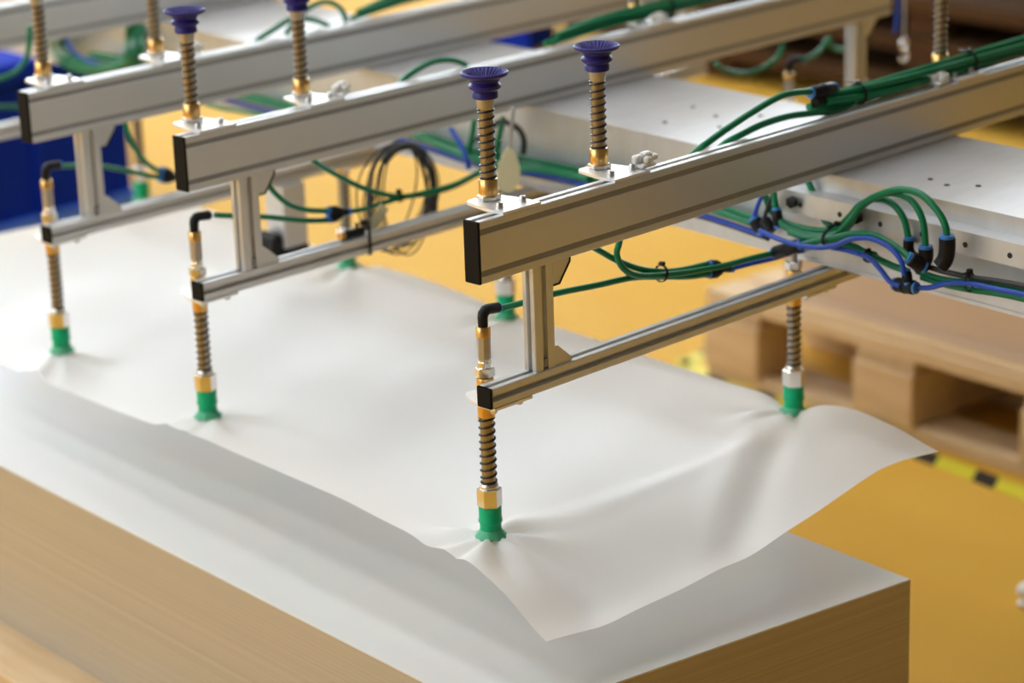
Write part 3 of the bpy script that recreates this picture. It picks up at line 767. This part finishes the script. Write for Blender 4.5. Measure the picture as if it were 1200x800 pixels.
# the long bundle along the near face of the carriage box
strands = [('green', .0048, .010, .000, 'top green hose of the long bundle along the carriage box'),
           ('green', .0048, .000, .004, 'inner green hose of the long bundle along the carriage box'),
           ('green', .0048, .004, -.009, 'middle green hose of the long bundle along the carriage box'),
           ('green', .0048, -.010, -.002, 'outer green hose of the long bundle along the carriage box'),
           ('blue', .0046, -.004, -.018, 'blue hose low in the long bundle along the carriage box'),
           ('black', .0042, .006, -.026, 'black cable at the bottom of the long bundle along the carriage box')]
for i, (mt, r, dx, dz, lab) in enumerate(strands):
    P = []
    for j in range(15):
        yy = .12 + j * .15
        zz = -.098 + .006 * math.sin(j * 1.1) + (.012 if .45 < yy < .85 else 0)
        P.append((.755 + SK * yy + dx + .002 * math.sin(j * 1.7), yy, zz + dz + .002 * math.sin(j * 1.3)))
    nm = {'green': 'green_hose', 'blue': 'blue_hose', 'black': 'black_cable'}[mt]
    o = MB().tube(spline(P, 5), r, 8).build(nm, mt if mt != 'black' else 'rubber')
    tag(o, lab, 'hose' if mt != 'black' else 'cable', 'long bundle along the carriage box')
def bundle(base, n, r, spread, lab, grp, y_off=0):
    for i in range(n):
        a = 2 * math.pi * i / n + .5
        P = []
        for j, q in enumerate(base):
            tw = a + .25 * j
            sp = spread * (.8 if j == 0 else 1)
            P.append((q[0] - (.012 * i if j == 0 else 0), q[1] + sp * math.cos(tw), q[2] + sp * math.sin(tw)))
        o = MB().tube(spline(P, 5), r, 8).build('green_hose', 'green')
        tag(o, lab, 'hose', grp)
bundle([(.825, .035, .112), (.87, .0345, .108), (.96, .034, .1065), (1.116, .034, .1075), (1.24, .034, .110), (1.42, .034, .112), (1.7, .034, .112)], 5, .0062, .0109,
       'green hose of the thick bundle lying on the nearest long beam', 'bundle on the nearest long beam')
bundle([(.98, .790, .098), (1.05, .788, .107), (1.15, .785, .112), (1.30, .783, .114), (1.5, .783, .114), (1.75, .783, .114)], 4, .0062, .0088,
       'green hose of the bundle lying on the second long beam', 'bundle on the second long beam')
bundle([(.93, 1.285, .098), (1.02, 1.285, .110), (1.15, 1.285, .113), (1.5, 1.285, .114)], 3, .0060, .008,
       'green hose of the bundle lying on the third long beam', 'bundle on the third long beam')

# push-in connectors
def axis_obj(e, a, b):
    d = (Vector(b) - Vector(a)).normalized()
    e.location = a
    e.rotation_euler = d.to_track_quat('X', 'Z').to_euler()
def fork(a, b, lab, sep=.0068):
    """Y connector: two ports at a, one stem at b"""
    e = empty('forked_connector'); axis_obj(e, a, b)
    L = (Vector(b) - Vector(a)).length
    bd = MB()
    for s in (-1, 1):
        bd.tube([(.004, 0, s * sep), (.018, 0, s * sep * .9), (.030, 0, s * sep * .4)], [.0085, .0088, .0070], 12)
    bd.box(.006, .026, -.007, .007, -sep, sep, .002)
    bd.build('body', 'black', e)
    for s in (-1, 1):
        MB().tube([(-.001, 0, s * sep), (.005, 0, s * sep)], .0074, 12).build('release_collar', 'collar', e)
    MB().tube([(.028, 0, 0), (L - .004, 0, 0)], .0058, 12).build('stem', 'black', e)
    MB().tube([(L - .005, 0, 0), (L + .003, 0, 0)], .0062, 12).build('release_collar', 'collar', e)
    tag(e, lab, 'connector', 'black forked hose connectors')
fork((.556, .064, -.116), (.612, .064, -.128), 'black forked hose connector with blue collars under the nearest long beam')
fork((.410, .805, -.121), (.460, .805, -.125), 'black forked hose connector left of the cable coil')
fork((.426, 1.299, -.128), (.472, 1.299, -.147), 'black forked hose connector touching the second beam\'s end cap')
def straight(a, b, r, lab, collars=True):
    e = empty('straight_connector'); axis_obj(e, a, b)
    L = (Vector(b) - Vector(a)).length
    MB().tube([(0, 0, 0), (.002, 0, 0), (L - .002, 0, 0), (L, 0, 0)], [r * .85, r, r, r * .85], 14).build('body', 'black', e)
    MB().tube([(L * .47, 0, 0), (L * .53, 0, 0)], r * 1.08, 14).build('grip_ring', 'black', e)
    if collars:
        for x in (-.004, L):
            MB().tube([(x, 0, 0), (x + .004, 0, 0)], r * .85, 12).build('release_collar', 'collar', e)
    tag(e, lab, 'connector', 'black straight and elbow hose connectors')
    return e
def elbow(p, lab, down=.024, side=(.0, -.02, -.004), r=.0085):
    e = empty('elbow_connector', p)
    MB().tube(spline([(0, 0, 0), (0, 0, -down * .6), (side[0] * .3, side[1] * .3, -down), (side[0], side[1], -down + side[2])], 4), r, 12).build('body', 'black', e)
    MB().tube([(0, 0, -.001), (0, 0, .005)], r * .9, 12).build('release_collar', 'collar', e)
    tag(e, lab, 'connector', 'black straight and elbow hose connectors')
straight((0.7086, 0.055, -0.1218), (0.7039, -0.0012, -0.098), .0105, 'black straight hose connector with blue collars above the far green cup')
elbow((0.7232, -0.1977, -0.0595), 'black elbow connector under the lowest of the three hose arches')
elbow((0.7075, -0.2413, -0.0619), 'black elbow connector under the middle hose arch', .024, (-.004, .012, -.006), .0115)
elbow((0.6912, -0.2918, -0.0334), 'black elbow connector under the tallest hose arch', .034, (-.006, .008, -.01), .0125)
straight((0.6846, -0.2283, -0.0752), (0.6993, -0.2431, -0.0881), 0.0115, 'black connector where the bowing green hose ends')
straight((0.7039, -0.189, -0.1277), (0.7028, -0.2253, -0.1261), 0.0115, 'black tee connector hanging lowest beside the rail')
straight((0.7022, -0.2093, -0.103), (0.6998, -0.2146, -0.1192), .008, 'black upright connector above the lowest tee')
straight((0.7042, -0.2329, -0.0748), (0.7039, -0.2368, -0.0984), 0.0115, 'black connector between the elbows and the blue hose', False)
straight((0.7352, 0.1196, -0.0831), (0.7371, 0.1069, -0.1), 0.0115, 'black connector under the thin blue hose left of the rail')
straight((0.7387, 0.1029, -0.0824), (0.7373, 0.0856, -0.0992), 0.0115, 'black connector beside the green bundle left of the rail', False)
straight((0.7341, 0.0723, -0.0592), (0.7338, 0.0686, -0.0841), .0085, 'black upright connector with a blue collar left of the rail')
straight((0.7761, 0.035, 0.1299), (0.8326, 0.035, 0.1282), .0105, 'black connector with blue collars on top of the nearest beam')
straight((0.7823, 0.033, 0.1139), (0.8099, 0.036, 0.1196), .0095, 'short black connector under the top one on the nearest beam', False)

# cable ties: a strap around the bundle with its head
def tie(c, axis, ra, rb, lab, tail=.018):
    e = empty('cable_tie', c)
    d = Vector(axis).normalized()
    e.rotation_euler = d.to_track_quat('X', 'Z').to_euler()
    pts = [(0, ra * math.cos(2 * math.pi * i / 20), rb * math.sin(2 * math.pi * i / 20)) for i in range(20)]
    st = MB()
    n = 20
    V = []; F = []
    for (x, s) in ((-.0025, 1.0), (.0025, 1.0), (.0025, 1.09), (-.0025, 1.09)):
        V += [(x, q[1] * s, q[2] * s) for q in pts]
    for k_ in range(4):
        for i in range(n):
            j = (i + 1) % n
            k2 = (k_ + 1) % 4
            F.append((k_ * n + i, k_ * n + j, k2 * n + j, k2 * n + i))
    st.add(V, F).build('strap', 'black', e)
    MB().box(-.004, .004, -.004, .004, rb - .001, rb + .006, .001).build('head', 'black', e)
    MB().box(-.0018, .0018, .004, .004 + tail, rb + .001, rb + .0022).build('tail', 'black', e)
    tag(e, lab, 'cable tie', 'black cable ties')
tie((.442, .060, -.0955), (1, 0, -.15), .012, .0125, 'black cable tie on the hoses under the nearest long beam', .004)
tie((.895, .034, .107), (1, 0, 0), .0165, .0165, 'black cable tie at the split of the thick bundle on the nearest beam')
tie((1.20, .034, .109), (1, 0, 0), .0165, .0165, 'black cable tie farther along the thick bundle on the nearest beam')
tie((1.27, .783, .114), (1, 0, 0), .017, .017, 'black cable tie on the bundle lying on the second long beam')
tie((.579, .805, -.124), (1, 0, .1), .0075, .0085, 'black cable tie on the two hoses in front of the cable coil', .004)
tie((.757 + SK * .53 + .0, .53, -.095), (.085, 1, 0), .018, .022, 'black cable tie on the long bundle right of the pale hanging tag')
tie((.757 + SK * .86, .86, -.098), (.085, 1, 0), .018, .022, 'black cable tie on the long bundle left of the nearest blue cup')
tie((0.7168, -0.0609, -0.0751), (.1, 1, .15), .028, .018, 'black cable tie gathering the green hoses at the rail')
tie((0.717, -0.1295, -0.0976), (.1, 1, -.6), .014, .008, 'black cable tie on the sagging hoses right of the rail tie')
tie((0.7055, -0.3235, -0.0988), (.1, 1, 0), .010, .014, 'black cable tie on the hoses at the right edge')

# ------------------------------------------------------------------ coil of black cable tied to the second arm
coil = empty('cable_coil', (.62, .842, -.14))
tag(coil, 'coil of thin black cable hanging behind the second lower beam', 'cable')
for i in range(13):
    ra = .058 + .030 * random.random(); rb = .088 + .022 * random.random()
    ph = random.uniform(0, 6.28); yo = random.uniform(-.012, .014); tl = random.uniform(-.30, .30)
    pts = []
    for k_ in range(44):
        a = 2 * math.pi * k_ / 44
        x = ra * math.cos(a); z = rb * math.sin(a) - rb
        # every loop hangs from the tied top
        pts.append((x * math.cos(tl) - z * math.sin(tl) * .8, yo + .006 * math.sin(a * 2 + ph), .100 + z * math.cos(tl) + x * math.sin(tl) * .5))
    MB().tube(pts, .0016, 6, closed=True).build('cable_loop', 'rubber', coil)
MB().tube(spline([(-.045, -.004, .075), (-.02, -.006, .092), (.015, -.004, .094), (.045, 0, .080), (.062, .004, .050)], 5), .007, 10).build('wrapped_section', 'rubber', coil)
MB().tube(spline([(.050, -.006, .06), (.066, -.008, .03), (.070, -.008, -.02), (.066, -.004, -.06)], 5), .006, 8).build('thick_strand', 'rubber', coil)

# ------------------------------------------------------------------ small things on the second lower beam
e = empty('proximity_sensor', (.395, .7433 + .015, ZL + .0388))
tag(e, 'small black sensor with brass tip strapped on the second lower beam', 'sensor')
MB().tube([(.010, 0, 0), (.052, 0, 0)], .0078, 12).build('body', 'black', e)
MB().tube([(0, 0, 0), (.010, 0, 0)], .0065, 12).build('brass_tip', 'brass', e)
MB().tube(spline([(.052, 0, 0), (.07, .004, .004), (.09, .02, .02), (.11, .04, .05)], 4), .003, 8).build('lead', 'rubber', e)
e = empty('tie_strap', (.449, .7433, ZL))
tag(e, 'black strap tied round the second lower beam and its sensor', 'cable tie')
st = MB()
st.box(-.003, .003, -.0022, -.0006, -.002, .049).box(-.003, .003, .0306, .0322, -.002, .049)
st.box(-.003, .003, -.0022, .0322, -.0022, -.0006).box(-.003, .003, -.0022, .0322, .0475, .049)
st.build('strap', 'black', e)
MB().box(-.005, .005, .006, .018, .049, .058, .001).build('head', 'black', e)
tp = MB().box(-.012, .012, .0, .0012, -.026, .026).build('masking_tape', 'tag'); tp.location = (.500, .7433 + .034, ZL + .045); tp.rotation_euler = (.15, .7, .1)
tag(tp, 'strip of pale yellow tape stuck on the second lower beam by the coil', 'tape')

e = empty('hanging_tag', (.718, .66, -.006))
tag(e, 'pale yellow tag hanging on a grey cord behind the nearest blue cup', 'tag')
prof = [(0, -.115), (.010, -.112), (.019, -.095), (.021, -.075), (.014, -.05), (.007, -.035), (0, -.032)]
poly = prof + [(-a, z) for a, z in reversed(prof[1:-1])]
tgm = MB().prism(poly, -.002, .002, 'y').build('tag_leaf', 'tag', e)
tgm.rotation_euler = (0, .08, -.6)
MB().tube(spline([(0, 0, -.034), (.001, 0, -.01), (.006, .0, .02), (.014, .004, .035)], 4), .0035, 8).build('cord', 'grey', e)

# grey block with black foot hanging under the third lower beam
e = empty('clamp_block', (.655, 1.237, ZL))
tag(e, 'grey metal block with black foot hanging below the third lower beam', 'machine part')
MB().box(0, .058, -.012, .042, -.125, -.0005, .002).build('body', 'alu', e)
MB().box(.056, .0585, -.004, .034, -.12, -.004).build('slot_cover', 'slot', e)
MB().box(-.004, .060, -.014, .046, -.158, -.125, .003).build('foot', 'black', e)
MB().prism([(-.036, -.15), (-.004, -.158), (-.004, -.10), (-.016, -.09), (-.028, -.10)], -.008, .036, 'y').build('bracket', 'black', e)

# ------------------------------------------------------------------ background
# pallet with beige boards behind, right
PAX, PAY = 2.176, .40
bp = pallet('wooden_pallet', (PAX + .0872 * .40 - .0, PAY, ZF), 1.207, .84, .232, 'empty-sided wooden pallet under the beige boards, right', -.0872, ncol=3, bw=.19, inner_blocker=True)
cb = empty('board_pile', (PAX + .035, PAY, ZF + .232), -.0872)
tag(cb, 'pile of beige boards lying on the pallet at the right', 'pile')
zz = .0005
for i, (t_, ins) in enumerate(((.016, .01), (.010, .045), (.20, .065), (.008, .06))):
    MB().box(.0 + ins, .70, -.30, 1.06 - ins, zz, zz + t_, .002).build('board' if i != 2 else 'board_block', 'wood' if i == 0 else 'card', cb)
    zz += t_ + .0004
# hazard tape on the floor along the pallet and its end
ht = empty('hazard_tape', (2.09, .40, ZF), -.0872 * 0 - .09 * 0)
tag(ht, 'black and yellow hazard tape on the floor before the beige pallet', 'floor tape')
a = -.30
i = 0
while a < 1.25:
    ln = .118 if i % 2 == 0 else .068
    sl = .03
    k_ = .17
    L0, L1 = a, a + ln
    MB().prism([(k_ * L0, L0), (k_ * (L0 + sl) + .062, L0 + sl), (k_ * (L1 + sl) + .062, L1 + sl), (k_ * L1, L1)], .0004, .0014).build('stripe', 'tapey' if i % 2 == 0 else 'tapek', ht)
    a = L1; i += 1
ht2 = empty('hazard_tape', (2.33, 1.72, ZF))
tag(ht2, 'yellow and black floor tape at the far end of the beige pallet', 'floor tape')
for i in range(7):
    a = i * .095
    MB().prism([(a, -.03), (a + .0955, -.035), (a + .1155, .02), (a + .02, .025)], .0004, .0014).build('stripe', 'tapey' if i % 2 == 0 else 'tapek', ht2)

# blue container, left background
bc = empty('blue_container', (2.26, 3.87, ZF), .05)
tag(bc, 'big navy blue plastic container behind the sheet at the left', 'container')
MB().box(-1.6, -.02, .03, 1.2, .12, .60, .01).build('body', 'navy', bc)
MB().box(-1.63, .01, 0, 1.23, .56, .62, .01).build('rim', 'navy', bc)
for i in range(7):
    MB().box(-1.5 + i * .22, -1.46 + i * .22, .005, .035, .14, .56).build('rib', 'navy', bc)
for i in range(3):
    MB().box(-1.62 + i * .72, -1.42 + i * .72 + .02, .02, 1.2, 0, .12, .006).build('foot', 'midblue', bc)
MB().box(-1.6, .0, .01, .06, .06, .14, .004).build('skid', 'midblue', bc)
st_ = MB().lathe([(.035, 0), (.035, .003), (.030, .004)], 20).build('round_sticker', 'white', bc, (-1.02, .028, .22)); st_.rotation_euler = (math.pi / 2, 0, 0)

# dark timber pile, right background
dt = empty('timber_stack', (4.75, .6, ZF), -.0872)
tag(dt, 'stack of dark brown timber boards in the right background', 'timber')
for lv in range(3):
    for r_ in range(4):
        MB().box(.0, .5, .1 + r_ * 1.05, .25 + r_ * 1.05, lv * .15, lv * .15 + .09, .004).build('bearer', 'brown', dt)
    MB().box(-.03 + .02 * (lv % 2), .55, 0, 4.2, lv * .15 + .0903, lv * .15 + .1497, .006).build('board_layer', 'brown', dt)
mc = empty('dark_machine', (6.6, 1.2, ZF), -.0872)
tag(mc, 'black machine housing at the upper right edge behind the timber', 'machine')
MB().box(0, .8, 0, 5.0, .0, 1.4, .02).build('housing', 'machine', mc)
MB().box(-.06, .0, 2.75, 2.9, .05, 1.35, .01).build('column', 'grey', mc)
MB().box(-.03, .83, -.03, 5.03, 1.4, 1.46, .01).build('lid', 'machine', mc)

# things standing far behind on the floor between the beams
cr = empty('storage_crate', (5.05, 5.02, ZF), .4)
tag(cr, 'small blue crate on the floor far behind the second beam', 'crate')
MB().box(-.16, .16, -.12, .12, 0, .012).box(-.16, -.148, -.12, .12, .012, .2).box(.148, .16, -.12, .12, .012, .2).box(-.148, .148, -.12, -.108, .012, .2).box(-.148, .148, .108, .12, .012, .2).build('shell', 'navy', cr)
MB().box(-.17, .17, -.13, -.115, .185, .21, .003).box(-.17, .17, .115, .13, .185, .21, .003).build('rim', 'midblue', cr)
wb2 = empty('wooden_offcut', (4.62, 5.15, ZF), .3)
tag(wb2, 'tan wooden offcut beside the small blue crate', 'wood')
MB().box(-.16, .12, -.09, .09, 0, .07, .004).build('plank', 'wood', wb2)
MB().box(-.12, .10, -.07, .06, .0705, .13, .004).build('plank', 'woodx', wb2)
hk = empty('hanging_hook', (2.0, .763, -.085))
tag(hk, 'small shiny hook hanging on a grey cord at the far end of the second beam', 'hook')
MB().tube([(.002, 0, .20), (0, 0, .10), (0, 0, .018)], .0025, 6).build('cord', 'grey', hk)
pts = [(.012 * math.cos(a), 0, .012 * math.sin(a) + .006) for a in [2 * math.pi * i / 20 for i in range(20)]]
MB().tube(pts, .0035, 8, closed=True).build('ring', 'nickel', hk)
MB().tube(spline([(0, 0, -.006), (.010, 0, -.012), (.014, 0, -.022), (0, 0, -.030), (-.012, 0, -.022)], 4), .0032, 8).build('claw', 'nickel', hk)
kn = empty('white_knob', (1.645, .175, ZF))
tag(kn, 'small white knob on the floor at the right edge', 'knob')
MB().lathe([(.020, 0), (.022, .004), (.012, .010), (.011, .016)], 20).build('base', 'white', kn)
MB().lathe([(.011, .016), (.021, .022), (.024, .032), (.019, .042), (.008, .046), (0, .0465)], 20).build('head', 'white', kn)
